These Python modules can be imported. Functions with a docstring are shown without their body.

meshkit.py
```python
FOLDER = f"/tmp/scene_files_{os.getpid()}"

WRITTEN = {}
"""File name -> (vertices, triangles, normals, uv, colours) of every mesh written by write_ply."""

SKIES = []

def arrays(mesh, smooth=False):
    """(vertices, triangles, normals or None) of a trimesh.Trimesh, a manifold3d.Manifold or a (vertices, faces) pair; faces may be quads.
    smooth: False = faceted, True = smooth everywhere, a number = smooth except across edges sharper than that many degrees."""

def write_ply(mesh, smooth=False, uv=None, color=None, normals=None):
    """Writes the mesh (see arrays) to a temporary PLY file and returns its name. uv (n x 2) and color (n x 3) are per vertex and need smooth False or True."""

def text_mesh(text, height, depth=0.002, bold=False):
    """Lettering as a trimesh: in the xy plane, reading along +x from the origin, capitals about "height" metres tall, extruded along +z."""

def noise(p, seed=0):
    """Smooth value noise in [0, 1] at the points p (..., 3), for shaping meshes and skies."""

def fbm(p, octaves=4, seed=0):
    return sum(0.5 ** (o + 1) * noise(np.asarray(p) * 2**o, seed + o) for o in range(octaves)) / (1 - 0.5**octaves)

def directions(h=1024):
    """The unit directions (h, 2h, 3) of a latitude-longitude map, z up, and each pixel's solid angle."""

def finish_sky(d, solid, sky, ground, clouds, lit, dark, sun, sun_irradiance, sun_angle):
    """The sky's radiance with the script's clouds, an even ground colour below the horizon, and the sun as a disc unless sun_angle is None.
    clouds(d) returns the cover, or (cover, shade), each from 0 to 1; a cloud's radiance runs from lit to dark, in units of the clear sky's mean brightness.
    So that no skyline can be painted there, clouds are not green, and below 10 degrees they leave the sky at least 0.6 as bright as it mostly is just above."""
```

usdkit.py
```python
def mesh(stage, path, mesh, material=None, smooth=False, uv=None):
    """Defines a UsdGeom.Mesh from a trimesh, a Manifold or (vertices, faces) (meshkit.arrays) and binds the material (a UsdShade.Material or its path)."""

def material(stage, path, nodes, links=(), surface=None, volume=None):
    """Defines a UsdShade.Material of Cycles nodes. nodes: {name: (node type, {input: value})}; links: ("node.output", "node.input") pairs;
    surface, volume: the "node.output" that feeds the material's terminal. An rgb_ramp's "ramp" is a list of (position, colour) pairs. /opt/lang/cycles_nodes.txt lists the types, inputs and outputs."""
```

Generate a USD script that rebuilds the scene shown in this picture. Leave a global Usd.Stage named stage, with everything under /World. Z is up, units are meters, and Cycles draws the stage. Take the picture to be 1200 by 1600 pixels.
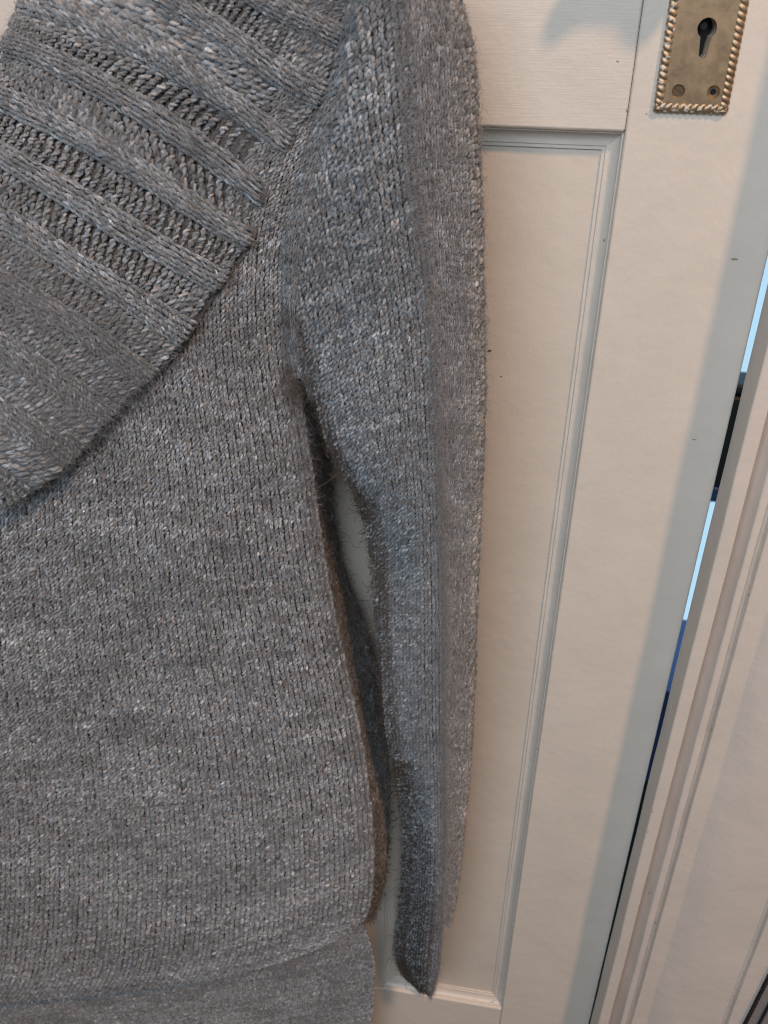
import math, random
import numpy as np, trimesh, manifold3d as m3, shapely.geometry as sg, usdkit, meshkit
from scipy.interpolate import RectBivariateSpline, PchipInterpolator
from pxr import Usd, UsdGeom, UsdLux, UsdShade, Gf, Sdf, Vt

stage = Usd.Stage.CreateInMemory()
UsdGeom.Xform.Define(stage, '/World')
# ------------------------------------------------------------------ camera, lamps, exposure
F = 1392.0                                    # focal length in pixels of a picture 1200 wide
EYE = np.array([-0.04968, -0.6366, 0.08607])
ROT = np.array([[0.9855125, 0.0970394, -0.1390987], [0.1692353, -0.5086889, 0.8441534], [0.0111582, -0.8554642, -0.5177418]])
cam = UsdGeom.Camera.Define(stage, '/World/Camera')
M = Gf.Matrix4d(1)
for k, ax in enumerate((ROT[:, 0], -ROT[:, 1], -ROT[:, 2])):
    M.SetRow(k, Gf.Vec4d(*map(float, ax), 0))
M.SetRow(3, Gf.Vec4d(*map(float, EYE), 1))
cam.AddTransformOp().Set(M)
cam.CreateHorizontalApertureAttr(36.0)
cam.CreateVerticalApertureAttr(48.0)
cam.CreateFocalLengthAttr(36.0 * F / 1200)
cam.CreateClippingRangeAttr((0.02, 100))
cam.CreateExposureAttr(0.0)
cam.CreateFStopAttr(15.0)
cam.CreateFocusDistanceAttr(0.66)


def aim(prim, pos, target):
    z = np.array(pos, float) - np.array(target, float); z /= np.linalg.norm(z)
    x = np.cross([0, 0, 1.0], z); x /= np.linalg.norm(x)
    y = np.cross(z, x)
    m = Gf.Matrix4d(1)
    for k, a in enumerate((x, y, z)):
        m.SetRow(k, Gf.Vec4d(*map(float, a), 0))
    m.SetRow(3, Gf.Vec4d(*map(float, pos), 1))
    UsdGeom.Xformable(prim).AddTransformOp().Set(m)


key = UsdLux.SphereLight.Define(stage, '/World/ceiling_lamp')           # warm room lamp, up and to the right
key.CreateRadiusAttr(0.12); key.CreateNormalizeAttr(True)
key.CreateIntensityAttr(83.0); key.CreateColorAttr(Gf.Vec3f(1.0, 0.57, 0.30))
aim(key, (1.34, -1.6, 2.48), (0, 0, 0))
win = UsdLux.RectLight.Define(stage, '/World/window_light')             # cool daylight from the room behind the camera
win.CreateWidthAttr(1.4); win.CreateHeightAttr(1.0); win.CreateNormalizeAttr(True)
win.CreateIntensityAttr(9.1); win.CreateColorAttr(Gf.Vec3f(0.85, 0.93, 1.0))
aim(win, (-0.25, -1.7, 0.95), (0.0, 0, -0.35))
dome = UsdLux.DomeLight.Define(stage, '/World/room_light')
dome.CreateIntensityAttr(1.0)
dm = usdkit.material(stage, '/World/Looks/room_light', {'b': ('background_shader', {'color': (1.0, 0.93, 0.86), "strength": 0.09})}, surface='b.background')
UsdShade.MaterialBindingAPI.Apply(dome.GetPrim()).Bind(dm)


def at(px, py, Y):
    """The point of the plane Y (metres in front of the door are negative) where the photograph shows (px, py)."""
    px, py, Y = np.broadcast_arrays(np.asarray(px, float), np.asarray(py, float), np.asarray(Y, float))
    ray = np.stack([px - 600, py - 800, np.full(px.shape, F)], -1) @ ROT.T
    return EYE + ray * ((Y - EYE[1]) / ray[..., 1])[..., None]


# ------------------------------------------------------------------ helpers
used = {}


def numbered(path):
    n = used.get(path, 0); used[path] = n + 1
    return path if n == 0 else f'{path}_{n:03d}'


def tag(p, label=None, cat=None, group=None, kind=None):
    p = p.GetPrim() if hasattr(p, 'GetPrim') else p
    for k, v in (('label', label), ('category', cat), ('group', group), ('kind', kind)):
        if v:
            p.SetCustomDataByKey(k, v)
    return p


def thing(name, label=None, cat=None, kind=None, group=None):
    x = UsdGeom.Xform.Define(stage, numbered('/World/' + name))
    return tag(x, label, cat, group, kind)


def obj(name, mesh, mat, parent=None, smooth=30, kind=None, label=None, tone=None):
    base = str(parent.GetPath()) if parent is not None else '/World'
    m = usdkit.mesh(stage, numbered(base + '/' + name), mesh, mat, smooth=smooth)
    if tone is not None:
        UsdGeom.PrimvarsAPI(m).CreatePrimvar('tone', Sdf.ValueTypeNames.Color3fArray, 'vertex').Set(Vt.Vec3fArray.FromNumpy(np.asarray(tone, np.float32)))
    return tag(m, label, kind=kind)


def box(x0, x1, y0, y1, z0, z1, r=0.0):
    if r <= 0:
        b = trimesh.creation.box([x1 - x0, y1 - y0, z1 - z0]); b.apply_translation([(x0 + x1) / 2, (y0 + y1) / 2, (z0 + z1) / 2]); return b
    s = m3.Manifold.sphere(r, 16)
    pts = [s.translate((x, y, z)) for x in (x0 + r, x1 - r) for y in (y0 + r, y1 - r) for z in (z0 + r, z1 - r)]
    return m3.Manifold.batch_hull(pts)


def tri(m):
    if hasattr(m, 'to_mesh'):
        q = m.to_mesh(); return trimesh.Trimesh(q.vert_properties[:, :3], q.tri_verts, process=False)
    return m


def join(*ms):
    return trimesh.util.concatenate([tri(m) for m in ms])


def sweep_profile(profile, a, b, mitre_a=0.0, mitre_b=0.0, axis='z', flip=False):
    """A closed (across, depth) profile run from a to b along an axis; mitre: slope of the end cut across the profile."""
    p = np.array(profile, float)
    n = len(p)
    out = []
    for t, mt in ((a, mitre_a), (b, mitre_b)):
        out.append(np.stack([p[:, 0], p[:, 1], t + mt * p[:, 0]], 1))
    v = np.vstack(out)
    f = []
    for i in range(n):
        j = (i + 1) % n
        f += [[i, j, n + j], [i, n + j, n + i]]
    import mapbox_earcut as _e  # noqa
    cap = trimesh.creation.triangulate_polygon(sg.Polygon(p), engine='earcut')
    cv, cf = cap
    idx = [int(np.argmin(((p - q) ** 2).sum(1))) for q in cv]
    cf = np.array([[idx[i] for i in t] for t in cf])
    f = np.vstack([f, cf[:, ::-1], cf + n])
    m = trimesh.Trimesh(v, f, process=False)
    trimesh.repair.fix_normals(m)
    return m


# ------------------------------------------------------------------ materials
def mat(name, nodes, links, surface='p.BSDF'):
    return usdkit.material(stage, '/World/Looks/' + name, nodes, links, surface=surface)


def paint(name, base, seed, rough=0.42, brush=(90, 90, 900), warm=0.0):
    """Old gloss paint brushed on wood: faint brush marks, drips, yellowing and ground-in dirt."""
    return mat(name, {
        'g': ('geometry', {}),
        'mp': ('mapping', {'scale': brush, 'location': (seed, seed * 2, 0)}),
        'n': ('noise_texture', {'scale': 1.0, 'detail': 5, 'roughness': 0.6}),
        'n2': ('noise_texture', {'scale': 14.0, 'detail': 5, 'roughness': 0.6}),
        'n3': ('noise_texture', {'scale': 160.0, 'detail': 3}),
        'r': ('rgb_ramp', {'ramp': [(0.3, tuple(c * 0.93 for c in base)), (0.7, base)]}),
        'r3': ('rgb_ramp', {'ramp': [(0.68, (0, 0, 0)), (0.80, (0.6, 0.6, 0.6))]}),
        'mx': ('mix', {'mix_type': 'mix', 'color2': (base[0] * 0.86, base[1] * 0.80, base[2] * 0.72)}),
        'b': ('bump', {'strength': 0.27, 'distance': 0.0006}),
        'b2': ('bump', {'strength': 0.40, 'distance': 0.005}),
        'p': ('principled_bsdf', {'roughness': rough, 'specular_ior_level': 0.45}),
    }, [('g.position', 'mp.vector'), ('mp.vector', 'n.vector'), ('g.position', 'n2.vector'), ('g.position', 'n3.vector'), ('n2.fac', 'r.fac'), ('n3.fac', 'r3.fac'),
        ('r3.color', 'mx.fac'), ('r.color', 'mx.color1'), ('mx.color', 'p.base_color'), ('n2.fac', 'b2.height'), ('n.fac', 'b.height'), ('b2.normal', 'b.normal'), ('b.normal', 'p.normal')])


WHITE = (0.70, 0.652, 0.60)
paint_rail = paint('paint_rail', WHITE, 1.0, brush=(40, 90, 1100))
paint_stile = paint('paint_stile', WHITE, 2.0, brush=(900, 90, 40))
paint_panel = paint('paint_panel', (0.655, 0.605, 0.55), 3.0, brush=(1000, 90, 60), rough=0.4)
paint_mould = paint('paint_moulding', (0.685, 0.64, 0.59), 4.0, brush=(400, 400, 120), rough=0.33)
paint_frame = paint('paint_frame', (0.69, 0.635, 0.59), 5.0, brush=(500, 500, 50), rough=0.36)


def brass(name, smear):
    return mat(name, {
        'g': ('geometry', {}),
        'n': ('noise_texture', {'scale': 130.0, 'detail': 5, 'roughness': 0.65}),
        'n2': ('noise_texture', {'scale': 900.0, 'detail': 3}),
        'r': ('rgb_ramp', {'ramp': [(0.3, (0.34, 0.25, 0.165)), (0.55, (0.39, 0.29, 0.19)), (0.8, (0.45, 0.335, 0.225))]}),
        'rr': ('rgb_ramp', {'ramp': [(0.3, (0.38,) * 3), (0.7, (0.54,) * 3)]}),
        'b': ('bump', {'strength': 0.15, 'distance': 0.0003}),
        'p': ('principled_bsdf', {'metallic': 0.85}),
        'n4': ('noise_texture', {'scale': 380.0, 'detail': 4, 'roughness': 0.6}),
        'r4': ('rgb_ramp', {'ramp': [(0.56 - smear, (0, 0, 0)), (0.64 - smear, (1, 1, 1))]}),
        'w': ('principled_bsdf', {'base_color': (0.62, 0.58, 0.53), 'roughness': 0.5}),
        'm': ('mix_closure', {}),
    }, [('g.position', 'n.vector'), ('g.position', 'n2.vector'), ('g.position', 'n4.vector'), ('n.fac', 'r.fac'), ('n.fac', 'rr.fac'), ('r.color', 'p.base_color'), ('rr.color', 'p.roughness'),
        ('n2.fac', 'b.height'), ('b.normal', 'p.normal'), ('n4.fac', 'r4.fac'), ('r4.color', 'm.fac'), ('p.BSDF', 'm.closure1'), ('w.BSDF', 'm.closure2')], surface='m.closure')


brass_plain = brass('brass', -0.30)
brass_smeared = brass('brass_with_paint', 0.03)
dark_steel = mat('dark_steel', {'p': ('principled_bsdf', {'base_color': (0.03, 0.032, 0.036), 'metallic': 0.6, 'roughness': 0.35})}, [])
screw_steel = mat('tarnished_screw', {'p': ('principled_bsdf', {'base_color': (0.16, 0.12, 0.07), 'metallic': 0.8, 'roughness': 0.5})}, [])


def wool(name, k=1.0, tint=(1, 1, 1), sheen=0.35):
    """Heathered grey wool; 'tone' is the dye of each loop of yarn, the noise its single fibres."""
    return mat(name, {
        'g': ('geometry', {}),
        'a': ('attribute', {'attribute': 'tone'}),
        'n': ('noise_texture', {'scale': 1400.0, 'detail': 4, 'roughness': 0.7}),
        'r': ('rgb_ramp', {'ramp': [(0.28, (0.45, 0.45, 0.47)), (0.5, (0.95, 0.95, 0.96)), (0.72, (1.65, 1.62, 1.58))]}),
        'm': ('mix', {'mix_type': 'multiply', 'fac': 1.0}),
        'm2': ('mix', {'mix_type': 'multiply', 'fac': 1.0, 'color2': tuple(k * t for t in tint)}),
        'b': ('bump', {'strength': 0.5, 'distance': 0.0008}),
        'p': ('principled_bsdf', {'roughness': 0.9, 'specular_ior_level': 0.12, 'sheen_weight': sheen, 'sheen_roughness': 0.5, 'sheen_tint': (0.8, 0.85, 0.95)}),
    }, [('g.position', 'n.vector'), ('n.fac', 'r.fac'), ('a.color', 'm.color1'), ('r.color', 'm.color2'), ('m.color', 'm2.color1'), ('m2.color', 'p.base_color'), ('n.fac', 'b.height'), ('b.normal', 'p.normal')])


wool_yarn = wool('wool_yarn')
wool_back = mat('wool_back', {'g': ('geometry', {}), 'n': ('noise_texture', {'scale': 900.0, 'detail': 4}), 'r': ('rgb_ramp', {'ramp': [(0.3, (0.05, 0.05, 0.053)), (0.7, (0.13, 0.128, 0.13))]}),
                 'p': ('principled_bsdf', {'roughness': 0.95, 'specular_ior_level': 0.1})}, [('g.position', 'n.vector'), ('n.fac', 'r.fac'), ('r.color', 'p.base_color')])
wool_fibre = mat('wool_fibre', {'p': ('principled_bsdf', {'base_color': (0.26, 0.26, 0.27), 'roughness': 0.7, 'specular_ior_level': 0.3})}, [])

# ------------------------------------------------------------------ the door
Z_TOP, Z_BOT = 0.24, -1.0                                               # the lock rail's upper edge, the panels' foot
door = thing('door', 'white painted wooden panel door with narrow recessed panels behind the grey sweater', 'door')
T = 0.040
XR, XP0, XP1 = 0.1048, -0.148, 0.0                                       # the door's right edge; the right panel's sides
XM = XP0 - 0.105                                                        # the muntin's left side
XQ = XM - 0.148
XL = XQ - 0.105
# keyhole through plate and stile
KX, KZ = at(1105, 44, -0.003)[[0, 2]]
KB = at(1100.5, 91, -0.003)[2]
kr = 0.0056
keyhole = sg.Polygon([(KX + kr * math.cos(a), KZ + kr * math.sin(a)) for a in np.linspace(0, 2 * np.pi, 40, endpoint=False)]).union(
    sg.Polygon([(KX - 0.0034, KZ - 0.002), (KX + 0.0034, KZ - 0.002), (KX + 0.0021, KB + 0.001), (KX + 0.001, KB), (KX - 0.001, KB), (KX - 0.0021, KB + 0.001)]))


def prism_y(poly, y0, y1):
    """A polygon in the (x, z) plane made solid from y0 to y1."""
    holes = [np.array(r.coords)[:-1] for r in poly.interiors]
    cs = m3.CrossSection([np.array(poly.exterior.coords)[:-1]] + holes, m3.FillRule.EvenOdd)
    m = cs.extrude(y1 - y0)
    return m.transform(np.array([[1, 0, 0, 0], [0, 0, -1, y1], [0, 1, 0, 0]], float)) if False else m.rotate((90, 0, 0)).translate((0, y1, 0))


def face_subdiv(m, length=0.02):
    return m.refine_to_length(length)


def rect_block(x0, x1, z0, z1):
    return box(x0, x1, 0.0, T, z0, z1, 0.0018)


stile_r = rect_block(XP1, XR, -1.25, Z_TOP) - prism_y(keyhole.buffer(0.0003), -0.01, 0.03)
obj('stile', stile_r, paint_stile, door)
obj('stile', rect_block(XL, XQ, -1.25, Z_TOP), paint_stile, door)
obj('muntin', rect_block(XM, XP0, Z_BOT - 0.0002, -0.0002), paint_stile, door)
G = 0.00025
obj('lock_rail', rect_block(XQ + G, XP1 - G, 0.0, Z_TOP), paint_rail, door)
obj('bottom_rail', rect_block(XQ + G, XP1 - G, -1.25, Z_BOT), paint_rail, door)
REC = 0.0115
for x0, x1 in ((XP0, XP1), (XQ, XM)):
    obj('panel', box(x0 - 0.004, x1 + 0.004, REC, REC + 0.012, Z_BOT - 0.004, 0.004), paint_panel, door)
    # moulding: quirk, ovolo, fillet (across from the edge inwards, depth)
    ov = [(0.0000, 0.0004), (0.0007, 0.0026), (0.0016, 0.0028)]
    ov += [(0.0016 + 0.0082 * (1 - math.cos(a)) , 0.0028 + 0.0062 * math.sin(a)) for a in np.linspace(0.12, 1.5, 9)]
    ov += [(0.0102, 0.0091), (0.0106, 0.0100), (0.0128, 0.0101), (0.0131, REC + 0.001), (0.0, REC + 0.001)]
    ov = np.array(ov)
    L, H = x1 - x0, -Z_BOT
    for side in range(4):
        ln = H if side < 2 else L
        nseg, npf = int(ln / 0.006) + 2, len(ov)
        tt = np.linspace(0, 1, nseg)
        v = np.zeros((nseg, npf, 3)); v[..., 0] = ov[None, :, 0]; v[..., 1] = ov[None, :, 1]
        v[..., 2] = ov[None, :, 0] + tt[:, None] * (ln - 2 * ov[None, :, 0])
        nz = np.array([[meshkit.fbm(np.array([z * 60, i * 0.30, side * 7.7 + x0 * 31]), 3, 4) - 0.5 for i in range(npf)] for z in v[:, 0, 2]])
        nz[:, [-1, -2]] = 0
        v[..., 1] += nz * 0.0009; v[1:-1, 1:-2, 0] += nz[1:-1, 1:-2] * 0.0005
        ff = [[i * npf + j, i * npf + (j + 1) % npf, (i + 1) * npf + (j + 1) % npf] for i in range(nseg - 1) for j in range(npf)] + [[i * npf + j, (i + 1) * npf + (j + 1) % npf, (i + 1) * npf + j] for i in range(nseg - 1) for j in range(npf)]
        m = trimesh.Trimesh(v.reshape(-1, 3), ff, process=False)
        v = np.array(m.vertices)
        if side == 0: w = np.stack([x1 - v[:, 0], v[:, 1], Z_BOT + v[:, 2]], 1)
        elif side == 1: w = np.stack([x0 + v[:, 0], v[:, 1], Z_BOT + v[:, 2]], 1)
        elif side == 2: w = np.stack([x0 + v[:, 2], v[:, 1], -v[:, 0]], 1)
        else: w = np.stack([x0 + v[:, 2], v[:, 1], Z_BOT + v[:, 0]], 1)
        m = trimesh.Trimesh(w, m.faces, process=False); trimesh.repair.fix_normals(m)
        obj('panel_moulding', m, paint_mould, door, smooth=35)

# ------------------------------------------------------------------ lock plate with rope border and lever
lock = thing('lock_plate', 'brass lock plate with rope edge, keyhole and two screw holes on the door stile', 'lock plate')
PX0, PX1, PZ0, PZ1 = 0.0150, 0.0605, 0.0125, 0.170
RW = 0.0062
sL, sR = at(1060, 142.5, -0.003)[[0, 2]], at(1115, 144, -0.003)[[0, 2]]
PT = 0.0030
plate = box(PX0 + 0.0015, PX1 - 0.0015, -PT, -0.0002, PZ0 + 0.0015, PZ1 - 0.0015, 0.0)
plate = m3.Manifold.cube((PX1 - PX0 - 0.003, PT - 0.0002, PZ1 - PZ0 - 0.003)).translate((PX0 + 0.0015, -PT, PZ0 + 0.0015))
plate = plate - prism_y(keyhole, -0.01, 0.01)
tops = [(sL[0], sL[1]), (sR[0], sR[1]), (sL[0], 2 * 0.0912 - sL[1]), (sR[0], 2 * 0.0912 - sR[1])]
for cx, cz in tops:
    cone = m3.Manifold.cylinder(0.0026, 0.0022, 0.0043, 36).rotate((90, 0, 0)).translate((cx, -PT + 0.0022, cz))
    plate = plate - cone - m3.Manifold.cylinder(0.02, 0.0020, 0.0020, 24).rotate((90, 0, 0)).translate((cx, 0.01, cz))
obj('plate', plate, brass_plain, lock)
for k, (cx, cz) in enumerate(tops):
    if k == 1:
        obj('empty_screw_hole', m3.Manifold.cylinder(0.0004, 0.0020, 0.0020, 24).rotate((90, 0, 0)).translate((cx, -0.0002, cz)), dark_steel, lock, label='empty dark screw hole')
        continue
    sc = m3.Manifold.cylinder(0.0012, 0.0023, 0.0031, 36).rotate((90, 0, 0)).translate((cx, -PT + 0.0021, cz))
    sc = sc - box(cx - 0.005, cx + 0.005, -PT - 0.0005, -PT + 0.0009, cz - 0.00035, cz + 0.00035)if False else sc - m3.Manifold.cube((0.01, 0.001, 0.0007), True).rotate((0, 35, 0)).translate((cx, -PT + 0.0009, cz))
    obj('screw', sc, screw_steel, lock)
# lock works seen through the keyhole
obj('lock_case', m3.Manifold.cube((0.018, 0.004, 0.05), True).translate((KX, 0.020, KZ - 0.004)), dark_steel, lock)
pin = m3.Manifold.cylinder(0.016, 0.0021, 0.0021, 20).rotate((90, 0, 0)).translate((KX - 0.0015, 0.0178, KZ + 0.001))
obj('key_pin', pin, dark_steel, lock)


def rope(p0, p1, R, pitch, lay=1):
    """A cast rope moulding from p0 to p1: twisted strands, half sunk in the plate."""
    p0, p1 = np.array(p0, float), np.array(p1, float)
    ln = np.linalg.norm(p1 - p0); d = (p1 - p0) / ln
    nrm = np.array([0, -1.0, 0]); bi = np.cross(d, nrm)
    ns, na = int(ln / pitch * 8), 24
    s = np.linspace(0, ln, ns); a = np.linspace(0, 2 * np.pi, na, endpoint=False)
    Sg, A = np.meshgrid(s, a, indexing='ij')
    ph = (A * 2.0 * lay + 2 * np.pi * Sg / pitch) % (2 * np.pi)
    rr = R * (0.74 + 0.32 * np.abs(np.sin(ph / 2)) ** 0.7)
    P = p0 + Sg[..., None] * d + (rr * np.cos(A))[..., None] * bi * 1.0 + (rr * np.sin(A))[..., None] * nrm * 0.62
    v = P.reshape(-1, 3)
    f = []
    for i in range(ns - 1):
        for j in range(na):
            q = (j + 1) % na
            f.append([i * na + j, i * na + q, (i + 1) * na + q]); f.append([i * na + j, (i + 1) * na + q, (i + 1) * na + j])
    v = np.vstack([v, [p0], [p1]])
    for j in range(na):
        q = (j + 1) % na
        f.append([len(v) - 2, q, j]); f.append([len(v) - 1, (ns - 1) * na + j, (ns - 1) * na + q])
    m = trimesh.Trimesh(v, f, process=False); trimesh.repair.fix_normals(m)
    return m


yr = -0.0016
hw = RW / 2
obj('rope_border', rope((PX0 + hw, yr, PZ1), (PX0 + hw, yr, PZ0 + 0.001), hw * 1.02, 0.0038, -1), brass_smeared, lock, smooth=60, label='rope edge smeared with white paint')
obj('rope_border', rope((PX1 - hw, yr, PZ0 + 0.001), (PX1 - hw, yr, PZ1), hw * 1.02, 0.0038, -1), brass_plain, lock, smooth=60)
obj('rope_border', rope((PX0 + 0.001, yr, PZ0 + hw), (PX1 - 0.001, yr, PZ0 + hw), hw * 1.02, 0.0040, -1), brass_smeared, lock, smooth=60, label='lower rope edge smeared with white paint')
obj('rope_border', rope((PX1 - 0.001, yr, PZ1 - hw), (PX0 + 0.001, yr, PZ1 - hw), hw * 1.02, 0.0040, -1), brass_plain, lock, smooth=60)
# lever handle, just above the picture; its shadow falls beside the plate
HX, HZ, HY = 0.038, 0.128, -0.042
sp = lambda x, y, z, r: m3.Manifold.sphere(r, 28).translate((x, y, z))
neck = m3.Manifold.cylinder(0.046, 0.0105, 0.0085, 32).rotate((90, 0, 0)).translate((HX, -0.002, HZ))
TO_LAMP = np.array([0.83, -1.0, 1.52])
pts = [(*(at(a, b, 0.0) + TO_LAMP * 0.042)[[0, 2]], r) for a, b, r in ((1040, 18, 0.0092), (985, 6, 0.0082), (935, 2, 0.0080), (902, 12, 0.0084), (884, 26, 0.0082), (876, 40, 0.0068))]
pts[0] = (HX, HZ, 0.0096)
lever = neck
for (xa, za, ra), (xb, zb, rb) in zip(pts[:-1], pts[1:]):
    lever = lever + m3.Manifold.batch_hull([sp(xa, HY, za, ra), sp(xb, HY, zb, rb)])
obj('lever_handle', lever, brass_plain, lock)

# ------------------------------------------------------------------ door frame on the right: stop, lining, architrave
frame = thing('door_frame', 'white painted door frame with moulded architrave right of the gap beside the door', 'door frame')
XF = 0.1040


def post(prof, z0=-1.25, z1=0.24, top_shift=0.0, seg=60, wob=0.0, seed=0):
    """A frame member: a closed (x, y) profile run up the wall, gently uneven under many coats of paint."""
    p = np.array(prof, float); n = len(p)
    zs = np.linspace(z0, z1, seg)
    k = np.array([[meshkit.noise(np.array([z * 14, seed * 3.1, i * 0.06]), seed) - 0.5 for i in range(n)] for z in zs])
    k2 = np.array([[meshkit.noise(np.array([z * 90, seed * 1.7, i * 0.12]), seed + 5) - 0.5 for i in range(n)] for z in zs])
    v = np.zeros((seg, n, 3))
    v[..., 0] = p[None, :, 0] + top_shift * ((zs - z0) / (z1 - z0))[:, None] + wob * (k + 0.35 * k2)
    v[..., 1] = p[None, :, 1] + wob * (k + 0.35 * k2)
    v[..., 2] = zs[:, None]
    f = []
    for i in range(seg - 1):
        for j in range(n):
            q = (j + 1) % n
            f += [[i * n + j, i * n + q, (i + 1) * n + q], [i * n + j, (i + 1) * n + q, (i + 1) * n + j]]
    m = trimesh.Trimesh(v.reshape(-1, 3), f, process=False)
    cv, cf = trimesh.creation.triangulate_polygon(sg.Polygon(p), engine='earcut')
    idx = [int(np.argmin(((p - c) ** 2).sum(1))) for c in cv]
    cf = np.array([[idx[i] for i in t] for t in cf])
    m = trimesh.Trimesh(m.vertices, np.vstack([m.faces, cf, cf + (seg - 1) * n]), process=False)
    trimesh.repair.fix_normals(m)
    return m


def rounded(pts, r=0.0015, n=4):
    """Rounds the corners of a closed polygon."""
    out, N = [], len(pts)
    for i in range(N):
        a, b, c = (np.array(pts[(i + k) % N], float) for k in (-1, 0, 1))
        ra = min(r, 0.45 * np.linalg.norm(a - b)); rc = min(r, 0.45 * np.linalg.norm(c - b))
        p, q = b + (a - b) / np.linalg.norm(a - b) * ra, b + (c - b) / np.linalg.norm(c - b) * rc
        for t in np.linspace(0, 1, n):
            out.append((1 - t) ** 2 * p + 2 * t * (1 - t) * b + t * t * q)
    return out


YS, YA = -0.040, -0.038                                                 # the stop's and the architrave's front
XS = 0.1156
obj('door_stop', post(rounded([(XF, YS), (XS, YS), (XS, -0.004), (XF, -0.004)], 0.0018), top_shift=0.0045, wob=0.0010, seed=1), paint_frame, frame, smooth=40)
arch = [(XS + 0.0003, -0.010), (XS + 0.0003, -0.0215)]
for t in np.linspace(0, 1, 7):                                          # a steep hollow between stop and fillet
    arch.append((XS + 0.0025 + 0.0105 * t, -0.0212 - 0.0150 * t ** 1.5))
XA = 0.1294
arch += [(XA, YA), (0.1352, YA), (0.1368, -0.0315), (0.1390, -0.0315), (0.1404, YA - 0.0006), (0.1552, YA - 0.0006)]
for t in np.linspace(0, 1, 12):                                         # a long hollow rising to the flat
    arch.append((0.1562 + 0.048 * t, YA - 0.0008 - 0.0105 * (1 - (1 - t) ** 2.2)))
w1 = 0.2265
arch += [(w1, YA - 0.0122), (w1 + 0.0012, YA - 0.0075), (w1 + 0.0040, YA - 0.0075), (w1 + 0.0052, YA - 0.0135), (w1 + 0.030, YA - 0.0145), (w1 + 0.032, YA - 0.0125), (w1 + 0.032, -0.010)]
obj('architrave', post(rounded(arch, 0.0012, 3), seg=90, wob=0.0013, seed=3), paint_frame, frame, smooth=40)
# the wall that carries the frame
wall_paint = paint('paint_wall', (0.66, 0.63, 0.60), 7.0, brush=(60, 60, 60), rough=0.7)
obj('wall', box(-1.6, XL - 0.004, -0.004, 0.06, -1.25, 0.24), wall_paint, kind='structure')
obj('wall', box(0.15, 1.0, -0.0095, 0.06, -1.25, 0.24), wall_paint, kind='structure')

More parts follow.
